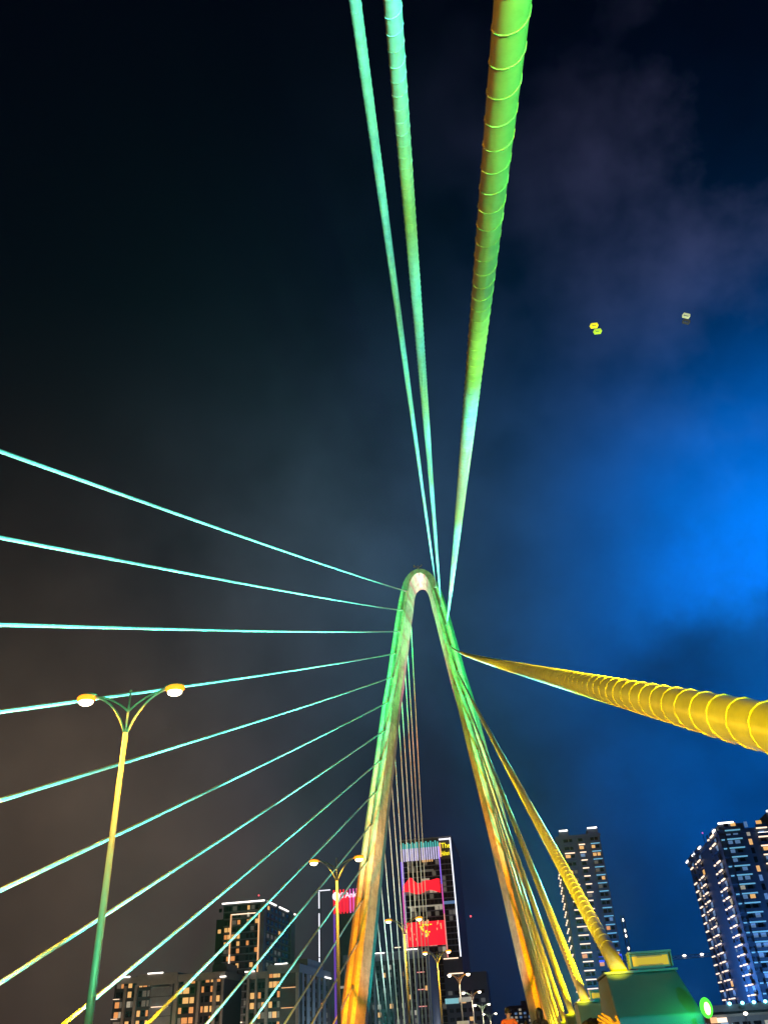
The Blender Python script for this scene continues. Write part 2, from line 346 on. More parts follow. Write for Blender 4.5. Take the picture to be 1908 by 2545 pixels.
# ------------------------------------------------------------------ stay cables
RT = [(-10.53, 91.48), (-9.77, 85.55), (-8.91, 79.87), (-8.28, 73.78), (-7.30, 67.10), (-6.33, 60.59), (-5.61, 54.56), (-4.73, 47.89), (-3.87, 41.39), (-3.12, 34.78), (-2.25, 28.36), (-1.37, 21.43), (-.55, 14.74), (.27, 8.03)]
LT = [(-17.88, 91.38), (-19.09, 85.65), (-19.86, 79.59), (-20.95, 73.56), (-21.74, 67.40), (-22.93, 61.15), (-23.82, 54.41), (-24.66, 47.88), (-25.68, 41.28), (-26.57, 34.77), (-27.39, 28.05), (-28.17, 21.38), (-28.92, 14.59), (-29.72, 7.92)]
CR = .1338
def stay_points(A, B, n=46, sag=1.31e-4):
    A = Vector(A); B = Vector(B); lh = math.hypot(B.x - A.x, B.y - A.y); pts = []
    for i in range(n):
        t = (i / (n - 1)) ** 1.6
        p = A + (B - A) * t; p.z -= sag * 4 * t * (1 - t) * lh * lh / 8; pts.append(p)
    return pts
def resample(pts, t):
    f = t * (len(pts) - 1); i = min(int(f), len(pts) - 2); return pts[i].lerp(pts[i + 1], f - i)
def helix(b, pts, length, r, pitch, phase, wire, hand):
    """a raised fillet winding round the sheath for the first `length` metres"""
    cum = [0.0]
    for p, q in zip(pts, pts[1:]): cum.append(cum[-1] + (q - p).length)
    per = 14; n = int(min(length, cum[-1]) / pitch * per); hp = []; k = 0
    for i in range(n):
        s = .1 + i * pitch / per
        while k < len(cum) - 2 and cum[k + 1] < s: k += 1
        if s > cum[-1]: break
        f = (s - cum[k]) / (cum[k + 1] - cum[k]); p = pts[k].lerp(pts[k + 1], f); t = (pts[k + 1] - pts[k]).normalized()
        a = t.cross(Vector((1, 0, 0))).normalized(); c = t.cross(a); an = hand * 2 * math.pi * i / per + phase
        hp.append(p + (a * math.cos(an) + c * math.sin(an)) * r)
    if len(hp) > 3: b.tube(hp, wire, 5)
def make_stay(side, i):
    y = 16.84 + 12.696 * (i - 4)
    x = 1.43 if side == 'r' else -30.69
    za = 1.15 + zd(y)
    top = RT[i] if side == 'r' else LT[i]
    B = pyl(top[0] - XC, top[1]); A = Vector((x, y, za + EYE))
    d = (B - A).normalized(); A0 = A - d * 1.0                                  # goes on into the casing
    pts = stay_points(A, B + d * .6)
    st = empty('stay_cable', tuple(A0))
    MB().tube([A0] + pts, CR, 20 if side == 'r' and i < 8 else 12).build('sheath', M['sheath'], st, True)
    if side == 'r' and i < 9 or side == 'l' and i < 9:
        b = MB(); ln = (75 if 2 <= i <= 6 else 55) if side == 'r' else 30
        helix(b, pts, ln, CR + .0015, .343, i * 1.7, .0085, 1); b.build('helical_fillet', M['sheath'], st, True)
    # steel guide pipe where the stay enters the leg
    b = MB(); b.tube([B - d * 2.6, B + d * .5], .20, 14); b.tube([B - d * 2.75, B - d * 2.55], .225, 14); b.build('guide_pipe', M['steel'], st, True)
    if side == 'l': b = MB(); b.tube([A0, A + d * .35], .19, 16); b.build('anchor_sleeve', M['steel'], st, True)
    return st
for i in range(14):
    a = 'cyan' if i < 5 else 'green and yellow lit'
    if i < 3: lr = 'stay cable passing overhead to the top edge, %s from the top of the right leg' % ORD[i]
    elif i == 3: lr = 'thick yellow stay cable with spiral ridges leaving the picture at the right'
    else: lr = 'yellow lit near stay cable, %s from the top of the right leg' % ORD[i]
    tag(make_stay('r', i), lr, 'stay cable', 'stay cables of the right pylon leg')
    ll = 'slim %s stay cable of the left pylon leg, %s from the top' % ('cyan lit' if i < 4 else 'cyan to yellow lit', ORD[i])
    tag(make_stay('l', i), ll, 'stay cable', 'stay cables of the left pylon leg')
# back stays of the left leg, seen between the legs
BY = [277.7, 271.4, 262.5, 254.1, 243.7, 234.1, 227.4, 219.0, 209.4, 202.2, 194.4, 186.1, 177.7]
for i, yb in enumerate(BY):
    T = pyl(LT[i][0] - XC, LT[i][1]) + BACK * 6.2
    z0 = 2.95 + .8 * i / -12 + .8 + EYE
    C = Vector((-30.7, yb, z0)); dd = (C - T).normalized(); A = C + dd * ((z0 - (zd(yb) + 1.5)) / -dd.z)
    st = empty('back_stay', tuple(A)); pts = stay_points(A, T, 14, 1.0e-4)
    MB().tube(pts, .115, 10).build('sheath', M['sheath'], st, True)
    MB().tube([A - dd * -.4, A - dd * .6], .19, 12).build('anchor_sleeve', M['steel'], st, True)
    tag(st, 'thin pale back stay behind the left leg, %s from the right between the legs' % ORD[i], 'stay cable', 'back stays between the pylon legs')

# ------------------------------------------------------------------ anchor casings with their floodlight boxes on the near side
def casing(i):
    y = 16.84 + 12.696 * (i - 4); g = zd(y)
    z1 = g + EYE + .77; yf = y - 1.15
    e = empty('anchor_casing', (1.8, y, g))
    prof = [(yf - .80, g - .28), (yf - .78, g + EYE + .16), (yf, z1), (yf + 2.1, z1), (yf + 3.6, g + .6), (yf + 3.6, g - .28)]
    b = MB(); x0, x1 = 1.22, 2.34
    L = [(x0 - .02, yy, zz) for yy, zz in prof]; Rr = [(x1 + (.14 if zz < z1 - .01 else 0), yy, zz) for yy, zz in prof]
    b.add(L + Rr, [tuple(reversed(range(6))), tuple(range(6, 12))] + [(k, (k + 1) % 6, (k + 1) % 6 + 6, k + 6) for k in range(6)])
    body = b.build('casing', M['block'], e)
    bv = body.modifiers.new('bevel', 'BEVEL'); bv.width = .025; bv.segments = 2
    b = MB(); b.box(x0 - .04, x1 + .03, yf - .03, yf + 2.14, z1 + .003, z1 + .035); b.build('cover_plate', M['block'], e)
    for k, (bx_, bz) in enumerate(((.16, .45), (.20, .60), (.9, .5), (.95, .18))):
        MB().ball((x0 + bx_, yf - .02 - (z1 - (z1 - bz)) * .9, z1 - bz), .014, 8, 5).build('bolt', M['steel'], e, True)
    # floodlight: housing with hood, glowing lens with louvre slats, bracket
    fx0, fx1, fz = 1.64, 2.28, z1 + .06; fy = yf - .02
    h = MB(); h.box(fx0, fx1, fy + .02, fy + .30, fz, fz + .20); h.box(fx0 - .03, fx1 + .03, fy - .10, fy + .32, fz + .204, fz + .235); h.box(fx0 - .025, fx0 - .004, fy - .08, fy + .3, fz, fz + .2); h.box(fx1 + .004, fx1 + .025, fy - .08, fy + .3, fz, fz + .2)
    h.box(fx0 + .1, fx1 - .1, fy + .05, fy + .25, z1 + .038, fz - .002); hs = h.build('floodlight_housing', M['block'], e)
    MB().box(fx0 + .03, fx1 - .03, fy + .004, fy + .017, fz + .03, fz + .17).build('lens', M['fixture_lens'], hs)
    me = MB().box(-.0045, .0045, -.014, 0, 0, .03).mesh('louvre', M['block'])
    if i < 7:
        for rz in (.018, .150):
            for k in range(22):
                o = link('louvre', me, hs); o.location = (fx0 + .12 + k * .0185 - 0, fy + .002, fz + rz)
    return e
LABC = {4: 'large teal anchor casing nearest the camera with a louvred floodlight on top', 5: 'teal anchor casing, second from the camera, with a small floodlight on top',
        6: 'teal anchor casing, third from the camera, partly behind the second one'}
for i in range(4, 14):
    lab = LABC.get(i, 'small green anchor casing at the walkway, %s from the camera' % ORD[i - 4])
    tag(casing(i), lab, 'anchor casing', 'anchor casings along the walkway')

# ------------------------------------------------------------------ street lamps down the median
LAMPS = [(23.7, 9.97, 'tall double armed street lamp nearest the camera, at the left with two glaring orange heads'),
         (56.0, 10.25, 'double armed street lamp standing just left of the foot of the left pylon leg'),
         (87.7, 10.0, 'double armed street lamp in front of the red screen of the central tower'),
         (118.0, 9.38, 'teal street lamp in front of the right half of the central tower'),
         (151.0, 8.5, 'street lamp at the right corner of the central tower, fifth from the camera'),
         (178.0, 7.0, 'small street lamp right of the central tower, sixth from the camera'),
         (209.0, 5.75, 'small distant street lamp, seventh from the camera'),
         (239.0, 4.5, 'tiny street lamp farthest down the deck')]
def arc(p0, p1, p2, n=9):
    p0, p1, p2 = Vector(p0), Vector(p1), Vector(p2)
    return [p0 * (1 - t) ** 2 + p1 * 2 * t * (1 - t) + p2 * t * t for t in [i / (n - 1) for i in range(n)]]
def street_lamp(i, y, ze, lab):
    x = -11.8; zb = zd(y) + .06; zt = ze + EYE + .05
    e = tag(empty('street_lamp', (x, y, zb)), lab, 'street lamp', 'street lamps along the median')
    MB().tube([(x, y, zb + .25), (x, y, zb + 4), (x, y, zt - 1.35)], [.125, .105, .075], 12).build('pole', M['pole'], e, True)
    b = MB(); b.cyl(x, y, zb - .001, zb + .26, .19, .17); b.box(x - .25, x + .25, y - .25, y + .25, zb - .002, zb + .03); b.build('base', M['steel'], e, True)
    b = MB(); b.tube([(x, y, zt - 1.4), (x, y, zt + .02)], [.045, .03], 8); b.ball((x, y, zt + .05), .05, 8, 6); b.build('finial', M['pole'], e, True)
    for sx in (-1, 1):
        b = MB(); b.tube(arc((x + sx * .03, y, zt - 1.38), (x + sx * .42, y, zt - .25), (x + sx * 1.22, y, zt - .02)), .038, 8); b.build('lower_arm', M['pole'], e, True)
        b = MB(); b.tube(arc((x + sx * .02, y, zt - .62), (x + sx * .5, y, zt - .14), (x + sx * 1.22, y, zt - .0)), .032, 8); b.build('upper_arm', M['pole'], e, True)
        hx = x + sx * 1.5
        b = MB(); b.ball((hx, y, zt + .06), .30, 14, 8, (1.15, .55, .28)); h = b.build('lamp_head', M['pole'], e, True)
        far = i > 3
        b = MB(); b.ball((hx + sx * .03, y, zt - .03), .29, 12, 7, (1.15, .72, .5)); b.build('lamp_lens', M['white_lamp'] if far else M['sodium_lamp'], h, True); MB().ball((hx + sx * .03, y, zt - .14), .21, 12, 7, (1.2, .8, .7)).build('glare_bulb', M['glare_bulb'], h, True)  # orange lens and oversized white core shaped as the glare of the lamp
        o = spot((hx, y, zt - .34), (hx, y, 0), SODIUM if not far else (1, .75, .5), 170 if not far else 50, 165, .3, .15); o.name = 'lamp_light'
    return e
for i, (y, ze, lab) in enumerate(LAMPS): street_lamp(i, y, ze, lab)

# green floodlight on the walkway edge beside the near casing
gx, gy, GZ = 2.42, 14.25, 1.47
e = tag(empty('green_floodlight', (gx, gy, 0)), 'glaring green floodlight beside the near teal anchor casing', 'floodlight')
b = MB(); b.box(gx - .11, gx + .11, gy - .11, gy + .11, 0, .02); b.tube([(gx, gy, .02), (gx, gy, GZ - .2)], .035, 8); b.build('stand', M['darksteel'], e)
b = MB(); b.tube([(gx - .01, gy + .10, GZ - .06), (gx, gy + .03, GZ - .02)], [.03, .06], 14); b.build('housing', M['darksteel'], e, True)
MB().ball((gx + .01, gy, GZ), .105, 16, 9, (.85, .5, 1.25)).build('glare_bowl', M['green_glow'], e, True)  # glowing bowl that stands for the green glare round the lens
MB().ball((gx + .015, gy - .04, GZ - .01), .062, 14, 8, (.7, .5, 1.3)).build('lens', M['green_lamp'], e, True)
spot((gx - .02, gy + .2, GZ + .02), (gx - .7, gy + .9, GZ + .25), (.05, 1, .16), 1.3, 150, .8, .03)

# ------------------------------------------------------------------ buildings
def setmat(o, mt): o.material_slots[0].link = 'OBJECT'; o.material_slots[0].material = mt; return o
PANES = {}
def pane(w, h, dp=.12):
    k = (round(w, 2), round(h, 2), dp)
    if k not in PANES: PANES[k] = MB().box(-w / 2, w / 2, -dp, 0, -h / 2, h / 2).mesh('window', M['glass'])
    return PANES[k]
def put(par, name, me, pos, mt, side=False):
    o = link(name, me, par); o.location = pos
    if side: o.rotation_euler = (0, 0, -math.pi / 2 if side == 'L' else math.pi / 2)
    return setmat(o, mt)
def pick(tbl):
    r = random.random(); s = 0
    for p_, k in tbl:
        s += p_
        if r < s: return M[k]
    return M['glass']
def body(par, x0, x1, y0, y1, z0, z1, mt, name='wall'): return MB().box(x0, x1, y0, y1, z0, z1).build(name, mt, par)
GB = -8.8
NIGHT = [(.20, 'w_warm'), (.13, 'w_warm2'), (.09, 'w_pale'), (.22, 'w_dim')]
# -- left apartment block
e = tag(empty('apartment_block', (-135, 345, GB)), 'low grey apartment block with pale pilasters at the lower left', 'building')
body(e, -156, -113, 331, 352, GB, 26.0, M['facade_dark'])
body(e, -147, -131.2, 330.2, 352.3, 23.6, 27.2, M['facade_grey'], 'parapet'); body(e, -156.4, -147.1, 330.4, 352.2, 24.6, 26.6, M['facade_grey'], 'parapet'); body(e, -131.1, -112.7, 330.4, 352.2, 24.0, 26.4, M['facade_grey'], 'parapet')
body(e, -119, -113.2, 334, 346, 26.5, 29.2, M['facade_grey'], 'roof_house')
for x, w in ((-151.5, .7), (-147.2, .8), (-131.4, 1.3), (-122.6, 1.0), (-116.4, 1.2), (-113.4, .8)): MB().box(x - w / 2, x + w / 2, 330.1, 331, GB, 23.9).build('pilaster', M['facade_grey'], e)
for f in range(10):
    z = -5 + f * 3.15 + .8
    for x, w in ((-154.3, 1.6), (-152.9, .9), (-149.8, 1.4), (-148.5, .8), (-145.6, 1.2), (-143.9, 1.4), (-142.3, .8), (-129.6, 1.1), (-127.6, 2.2), (-125.2, 1.6), (-121.2, .8), (-119.5, 1.4), (-117.8, .7), (-115.3, 1.5)):
        put(e, 'window', pane(w, 1.9), (x, 330.99, z), pick(NIGHT))
    if f % 2: MB().box(-140.6, -134.2, 330.2, 331, z - 1.5, z - 1.28).build('balcony_slab', M['strip_warm'] if f in (5, 7) else M['facade_grey'], e)  # on two floors the light on the slab is put in as a glow
    MB().box(-141.5, -133, 330.75, 330.99, z - 1.2, z + 1.75).build('wall_panel', M['facade_slate'], e)
    if f in (4, 6, 8): MB().box(-155.8, -153.6, 330.0, 331, z - 1.3, z - 1.16).build('balcony_slab', M['strip_warm'], e)  # light on these slabs is put in as a glow
for x0, x1, z in ((-143, -137, 27.25), (-154, -150, 26.7), (-114.5, -112.2, 24.5)): MB().box(x0, x1, 329.9, 330.4, z, z + .35).build('roof_light', M['strip_white'], e)
# -- middle block, right of it
e = tag(empty('apartment_block', (-94, 345, GB)), 'grey apartment block between the tall tower and the pylon, its blank side in shade', 'building')
body(e, -104.5, -84.6, 331, 384, GB, 25.0, M['facade_dark']); body(e, -96.5, -84.3, 330.2, 384.2, 24.4, 27.2, M['facade_slate'], 'parapet'); body(e, -104.8, -96.6, 330.4, 384, 23.2, 25.4, M['facade_grey'], 'parapet')
body(e, -90, -84.8, 345, 372, 27.2, 29.8, M['facade_slate'], 'roof_house')
for x, w in ((-103.6, .8), (-100.6, .7), (-96.6, 1.0), (-85.0, 1.2)): MB().box(x - w / 2, x + w / 2, 330.1, 331, GB, 24.3).build('pilaster', M['facade_grey'], e)
for y, w in ((336, 3.0), (344, 5), (353, 4), (363, 3), (372, 4)): MB().box(-84.59, -84.2, y - w / 2, y + w / 2, GB, 24.3).build('pilaster', M['facade_slate'], e)
for f in range(10):
    z = -5 + f * 3.15 + .8
    for x, w in ((-102.1, 1.5), (-99.4, 1.0), (-98.0, 1.2), (-95.2, 1.2), (-93.6, 1.5), (-92.2, .9)): put(e, 'window', pane(w, 1.9), (x, 330.99, z), pick([(.34, 'w_warm'), (.14, 'w_warm2'), (.08, 'w_pale'), (.15, 'w_dim')]))
    for y in (340.2, 349, 358.2, 367.8, 377): put(e, 'window', pane(1.6, 1.8), (-84.59, y, z), M['w_warm2'] if (f == 6 and y == 367.8) else pick([(.10, 'w_dim')]), 'R')
    if f % 2 == 0: MB().box(-90.9, -85.8, 330.0, 331, z - 1.4, z - 1.2).build('balcony_slab', M['strip_orange'] if f in (4, 6, 8) else M['facade_grey'], e)  # on some floors the slab itself glows in place of light on it
for x0, x1, z in ((-93.5, -88.8, 27.3), (-105, -101.2, 25.5)): MB().box(x0, x1, 329.9, 330.4, z, z + .3).build('roof_light', M['strip_white'], e)
MB().box(-84.2, -83.8, 372, 383, 24.6, 24.95).build('roof_light', M['strip_white'], e)
# -- tall residential tower behind them
e = tag(empty('residential_tower', (-135, 445, GB)), 'tall dark residential tower outlined by a glowing white frame line, left of the pylon', 'building')
body(e, -146, -125.2, 421, 478, GB, 61.5, M['facade_dark']); body(e, -146.6, -124.8, 420.2, 479, 61.5, 63.2, M['facade_slate'], 'parapet')
MB().box(-126.9, -124.9, 420.0, 423.4, GB, 61.4).build('corner_pier', M['facade_slate'], e); MB().box(-125.19, -124.6, 470, 478.4, GB, 61.2).build('corner_pier', M['facade_slate'], e)
body(e, -150.4, -146.01, 424, 440, GB, 56, M['facade_dark'], 'rear_wing')
for f in range(19):
    z = 4 + f * 3.1
    MB().box(-145.6, -127.1, 420.3, 421, z - 1.45, z - 1.1).build('floor_slab', M['facade_slate'], e)
    if f < 18: MB().box(-125.19, -124.5, 424, 469, z - 1.45, z - 1.15).build('floor_slab', M['facade_slate'], e)
    for x, w in ((-144.3, 1.4), (-142.6, 1.4), (-140.2, 2.0), (-137.9, 1.4), (-133.2, 1.2), (-131.0, 1.6), (-128.9, 1.4)): put(e, 'window', pane(w, 1.9), (x, 420.99, z + .2), pick([(.13, 'w_warm'), (.10, 'w_warm2'), (.06, 'w_pale'), (.16, 'w_dim')]))
    for y in (428, 435, 442, 449, 456, 463): put(e, 'window', pane(3.2, 1.7), (-125.18, y, z + .2), pick([(.05, 'w_warm'), (.03, 'w_pale'), (.22, 'w_dim')]), 'R')
    if f % 3 == 0: put(e, 'window', pane(1.5, 1.7), (-148.6, 423.99, z + .2), pick([(.3, 'w_warm'), (.3, 'w_dim')]))
fr = [(-141.6, 57.2), (-126.2, 57.4)]
for x0, x1, z0, z1, k in ((-141.9, -141.4, 12, 40, 'strip_warm'), (-141.9, -141.4, 40.05, 57.4, 'strip_orange'), (-141.35, -127.9, 57.0, 57.4, 'strip_warm'), (-127.8, -127.2, 26, 57.4, 'strip_orange'), (-141.35, -134, 12, 12.4, 'strip_warm')): MB().box(x0, x1, 419.7, 420.2, z0, z1).build('frame_line', M[k], e)
for x0, x1, y0, y1 in ((-146.6, -124.9, 419.9, 420.19), (-124.75, -124.4, 424, 440), (-124.75, -124.4, 446, 464), (-124.6, -124.2, 476, 480)): MB().box(x0, x1, y0, y1, 62.2, 62.75).build('roof_light', M['strip_white'], e)
MB().ball((-131, 430, 66.4), .35, 8, 6).build('obstruction_lamp', M['red_lamp'], e); MB().cyl(-131, 430, 63.2, 66.1, .1).build('mast', M['darksteel'], e)

# -- lettering as flat meshes
def text_mesh(s, size, mt, depth=.15):
    cu = bpy.data.curves.new('lettering', 'FONT'); cu.body = s; cu.size = size; cu.extrude = depth; cu.resolution_u = 3
    ob = bpy.data.objects.new('lettering', cu); COL.objects.link(ob); bpy.context.view_layer.update()
    me = bpy.data.meshes.new_from_object(ob.evaluated_get(bpy.context.evaluated_depsgraph_get())); bpy.data.objects.remove(ob)
    me.materials.clear(); me.materials.append(mt); return me
def sign(par, s, size, mt, pos, sx=1.0):
    o = link('lettering', text_mesh(s, size, mt), par); o.location = pos; o.rotation_euler = (math.pi / 2, 0, 0); o.scale = (sx, 1, 1); return o
# -- slim tower with the red crown, behind the left leg
e = tag(empty('office_tower', (-130, 650, GB)), 'slim dark tower with red glowing fins and a white sign beside the left leg', 'building')
body(e, -138, -112, 641, 668, GB, 97.2, M['facade_dark'])
for k in range(11): MB().box(-137.8 + k * 2.45, -136.9 + k * 2.45, 640.1, 641, 81.4, 97.6).build('led_fin', M['led_magenta'] if k > 4 else M['led_red'], e)
for k in range(10): MB().box(-136.85 + k * 2.45, -135.4 + k * 2.45, 640.7, 641, 82.5, 94).build('led_panel', M['led_crimson'], e)
MB().box(-138.0, -136.6, 640.2, 641, 8, 81.3).build('led_line', M['led_purple'], e)
b = MB(); b.tube([(-135.4, 639.9, 93.2), (-135.4, 639.5, 93.2)], 2.9, 24); rd = b.build('round_logo', M['led_white'], e)
MB().box(-135.6, -134.9, 639.3, 639.48, 91.8, 94.6).build('logo_mark', M['led_violet'], rd)
sign(e, "S'Ank", 5.4, M['led_white'], (-132.2, 639.6, 91.7), .98)
for x, z, w in ((-134, 34, 5), (-128, 26, 3), (-126, 31, 4), (-131, 17, 3)): MB().box(x, x + w, 640.6, 641, z, z + 1.6).build('lit_floor', M['w_pale'], e)
# -- the central tower with its big screens
e = tag(empty('screen_tower', (-54, 555, GB)), 'dark glass tower with red screens, light fins and a yellow sign, seen between the legs', 'building')
body(e, -70, -38.2, 521, 588, GB, 104.0, M['facade_dark'])
body(e, -70.3, -37.9, 520.6, 588.4, 104.05, 104.7, M['facade_slate'], 'parapet')
for k in range(17):
    x = -69.4 + k * 1.42; top = 102.0 + (k % 2) * .7
    MB().box(x, x + .55, 520.0, 521, 99.2, top).build('light_fin', M['led_teal'], e); MB().box(x, x + .55, 519.95, 521, 92.2, 99.15).build('light_fin', M['led_lilac'], e)
    if 9 <= k <= 13: MB().box(x, x + .7, 519.9, 521, 91.0, 92.1).build('light_fin', M['w_warm'], e)
for x, segs in ((-69.8, ((44, 60, 'led_magenta'), (60.1, 76, 'led_magenta'), (76.1, 92, 'led_violet'))), (-68.9, ((38, 60, 'led_pink'), (60.1, 92, 'led_violet'))), (-46.2, ((8, 30, 'led_lilac'), (30.1, 62, 'led_pink'), (62.1, 78, 'led_magenta'), (78.1, 99, 'led_violet')))):
    for a, c, k in segs: MB().box(x, x + .5, 519.9, 520.9, a, c).build('led_line', M[k], e)
for a, c in ((8, 56), (56.1, 92), (92.1, 103.6)): MB().box(-38.9, -38.2, 519.8, 520.9, a, c).build('led_line', M['led_white'], e)
MB().box(-45.4, -39.0, 519.8, 520.9, 102.7, 103.4).build('led_line', M['led_white'], e)
MB().box(-45.6, -44.6, 520.3, 521, 93.2, 101.2).build('sign_bar', M['strip_orange'], e)
sign(e, 'The', 4.2, M['led_yellow'], (-44.4, 520.4, 98.0), .85); sign(e, 'Hallmark', 3.6, M['led_yellow'], (-44.5, 520.4, 93.8), .38)
for f in range(27):                                                              # curtain wall: spandrels and glass bays
    z = 8.5 + f * 3.1
    MB().box(-68.3, -46.3, 520.45, 521, z - .35, z).build('spandrel', M['facade_slate'] if f % 5 else M['facade_grey'], e)
    MB().box(-45.5, -39.0, 520.45, 521, z - .35, z).build('spandrel', M['facade_slate'], e)
    for k in range(9):
        x = -67.0 + k * 2.42
        t = [(.45, 'w_dim'), (.15, 'w_pale'), (.05, 'w_warm')] if (f in (18, 21, 22) or 11 <= f <= 15) else [(.18, 'w_dim')]
        put(e, 'window', pane(2.1, 2.4), (x, 520.99, z + 1.4), pick(t))
    for k in range(3): put(e, 'window', pane(1.9, 2.4), (-44.3 + k * 2.2, 520.99, z + 1.4), pick([(.35, 'w_dim'), (.12, 'w_cool')] if f in (16, 17, 22) else [(.05, 'w_dim')]))
# upper red screen: a wavy banner; lower one with golden figures
xs = [-69.4 + i * .9 for i in range(26)]
tp = [79.5 + 2.6 * math.exp(-((x + 64) / 3.0) ** 2) + 2.0 * math.exp(-((x + 51) / 3.8) ** 2) - .8 * math.sin(x * .7) for x in xs]; bt = [74.4 + .9 * math.sin(x * .45 + .4) for x in xs]
b = MB(); b.rings([[(x, 519.9, a), (x, 519.9, c), (x, 520.4, c), (x, 520.4, a)] for x, a, c in zip(xs, bt, tp)]); b.build('red_screen', M['led_red'], e)
sc_ = MB().box(-68.3, -46.4, 519.6, 520.4, 46.2, 58.6).build('red_screen', M['led_red'], e)
for k in range(22):
    x = random.uniform(-61.5, -54.6); z = random.uniform(50.5, 58.0); w = random.uniform(.5, 1.6); h_ = random.uniform(.4, 2.2)
    MB().box(x, x + w, 519.40 - k * .008, 519.59, z, z + h_).build('golden_figure', M['led_yellow'] if k % 4 else M['strip_orange'], sc_)
for k in range(14):
    x = random.choice((random.uniform(-67.5, -63.5), random.uniform(-51.5, -47.5))); z = random.uniform(48, 58)
    MB().box(x, x + random.uniform(.15, .6), 519.42 - k * .01, 519.59, z, z + random.uniform(.5, 2.5)).build('screen_mark', M['strip_orange'] if k % 3 else M['led_crimson'], sc_)
for z, k, w in ((85.4, 'w_dim', 8), (80.5, 'w_pale', 5)): MB().box(-58, -58 + w, 520.3, 520.44, z, z + 1.3).build('lit_floor', M[k], e)
MB().box(-45.6, -38.8, 520.2, 520.44, 67.0, 68.6).build('lit_floor', M['w_blue'], e); MB().box(-67, -46.6, 520.2, 520.44, 66.4, 67.2).build('lit_floor', M['w_pale'], e)
MB().ball((-33, 560, 64), .5, 8, 6).build('obstruction_lamp', M['red_lamp'], e)
# -- grey block in front of it
e = tag(empty('apartment_block', (-56, 455, GB)), 'plain grey apartment block in front of the central tower, below the red screen', 'building')
body(e, -88, -47.6, 431, 478, GB, 33.5, M['facade_dark']); body(e, -88.3, -47.3, 430.4, 478.3, 33.5, 37.0, M['facade_slate'], 'parapet')
for f in range(12):
    z = -4 + f * 3.15
    for k in range(14): put(e, 'window', pane(1.5, 1.9), (-86 + k * 2.85, 430.99, z), pick([(.12, 'w_warm'), (.06, 'w_pale'), (.25, 'w_dim')]))
    for k in range(7): put(e, 'window', pane(2.4, 1.9), (-47.59, 436 + k * 6, z), pick([(.06, 'w_dim')]), 'R')
for x in (-88, -74, -60.5, -54, -48.3): MB().box(x, x + .8, 430.2, 431, GB, 33.4).build('pilaster', M['facade_slate'], e)
MB().box(-47.59, -47.2, 432, 478, GB, 33.4).build('side_wall', M['facade_slate'], e)
for x0, x1, z, k in ((-58.5, -51.8, 37.2, 'strip_white'), (-74, -68, 36.6, 'strip_white'), (-63, -60, 38.4, 'strip_warm'), (-53, -49.5, 27.5, 'led_pink'), (-53, -49.5, 20.5, 'led_pink'), (-53, -49.5, 13.8, 'led_pink')): MB().box(x0, x1, 429.6, 430.1, z, z + .35).build('strip_light', M[k], e)
# -- low podium with shop lights at the foot of the central tower
e = tag(empty('podium_building', (-30, 500, GB)), 'low dark podium with a glowing cyan sign right of the central tower', 'building')
body(e, -46.5, -24, 495, 519, GB, 30, M['facade_dark'])
MB().box(-47, -40, 494.2, 495, 16.2, 18.6).build('shop_sign', M['w_cool'], e); MB().box(-39.9, -33, 494.2, 495, 16.6, 18.8).build('shop_sign', M['w_pale'], e)
for x0, x1, z in ((-46, -38, 36.8), (-44, -36, 29.6)): MB().box(x0, x1, 493.8, 494.2, z, z + .5).build('strip_light', M['strip_warm'], e)
MB().box(-46.4, -36, 494.3, 519, 30.05, 37.6).build('upper_storey', M['facade_dark'], e)
for f in range(6):
    for k in range(6): put(e, 'window', pane(2.2, 1.8), (-44 + k * 3.4, 494.99, 1.0 + f * 4), pick([(.10, 'w_warm'), (.15, 'w_dim')]))

# -- residential tower seen between the right hand cables
e = tag(empty('residential_tower', (30, 437, GB)), 'dark residential tower with rows of lit balconies behind the yellow cables', 'building')
body(e, 20.5, 41.0, 421.5, 452, GB, 79, M['facade_haze']); body(e, 20.0, 41.5, 421.0, 452.5, 79, 80.2, M['facade_haze'], 'parapet')
body(e, 22.0, 26.5, 421, 450, 80.21, 82.2, M['facade_haze'], 'roof_house'); body(e, 35.5, 40.6, 421, 450, 80.21, 82.4, M['facade_haze'], 'roof_house')
def balcony(par, x0, x1, y0, y1, z, lit, lm, side=None):
    """slab, parapet and a light strip under the slab above"""
    bal = MB().box(x0, x1, y0, y1, z - .22, z).build('balcony', M['facade_haze'], par)
    if side: MB().box(x0, x0 + .12, y0 + .15, y1 - .15, z + .002, z + .95).build('balustrade', M['facade_haze'], bal)
    else: MB().box(x0 + .15, x1 - .15, y0, y0 + .12, z + .002, z + .95).build('balustrade', M['facade_haze'], bal)
    if lit:
        if side: MB().box(x0 - .02, x0 + .5, y0 + .25, y1 - .25, z - .62, z - .222).build('soffit_light', M[lm], bal)
        else: MB().box(x0 + .25, x1 - .25, y0 - .02, y0 + .5, z - .62, z - .222).build('soffit_light', M[lm], bal)
    return bal
for f in range(21):
    z = 6 + f * 3.5
    balcony(e, 23.0, 28.2, 420.0, 421.49, z, f < 16 or f == 19, 'strip_warm')
    balcony(e, 30.2, 33.6 - (.7 if f < 14 else 0), 420.2, 421.49, z, f > 9, 'strip_warm')
    balcony(e, 35.9, 40.6, 420.0, 421.49, z, True, 'strip_cyan')
    for x, w in ((24.6, 2.2), (27.0, 1.4), (31.6, 2.0), (37.2, 1.6), (39.2, 1.4)): put(e, 'window', pane(w, 2.1), (x, 421.48, z + 1.5), pick([(.10, 'w_warm'), (.05, 'w_warm2'), (.08, 'w_blue'), (.12, 'w_dim')]))
    if f < 18:
        for y in (424.5, 433.5, 443): balcony(e, 19.4, 20.49, y, y + 4.6, z, True, 'strip_warm', 'L')
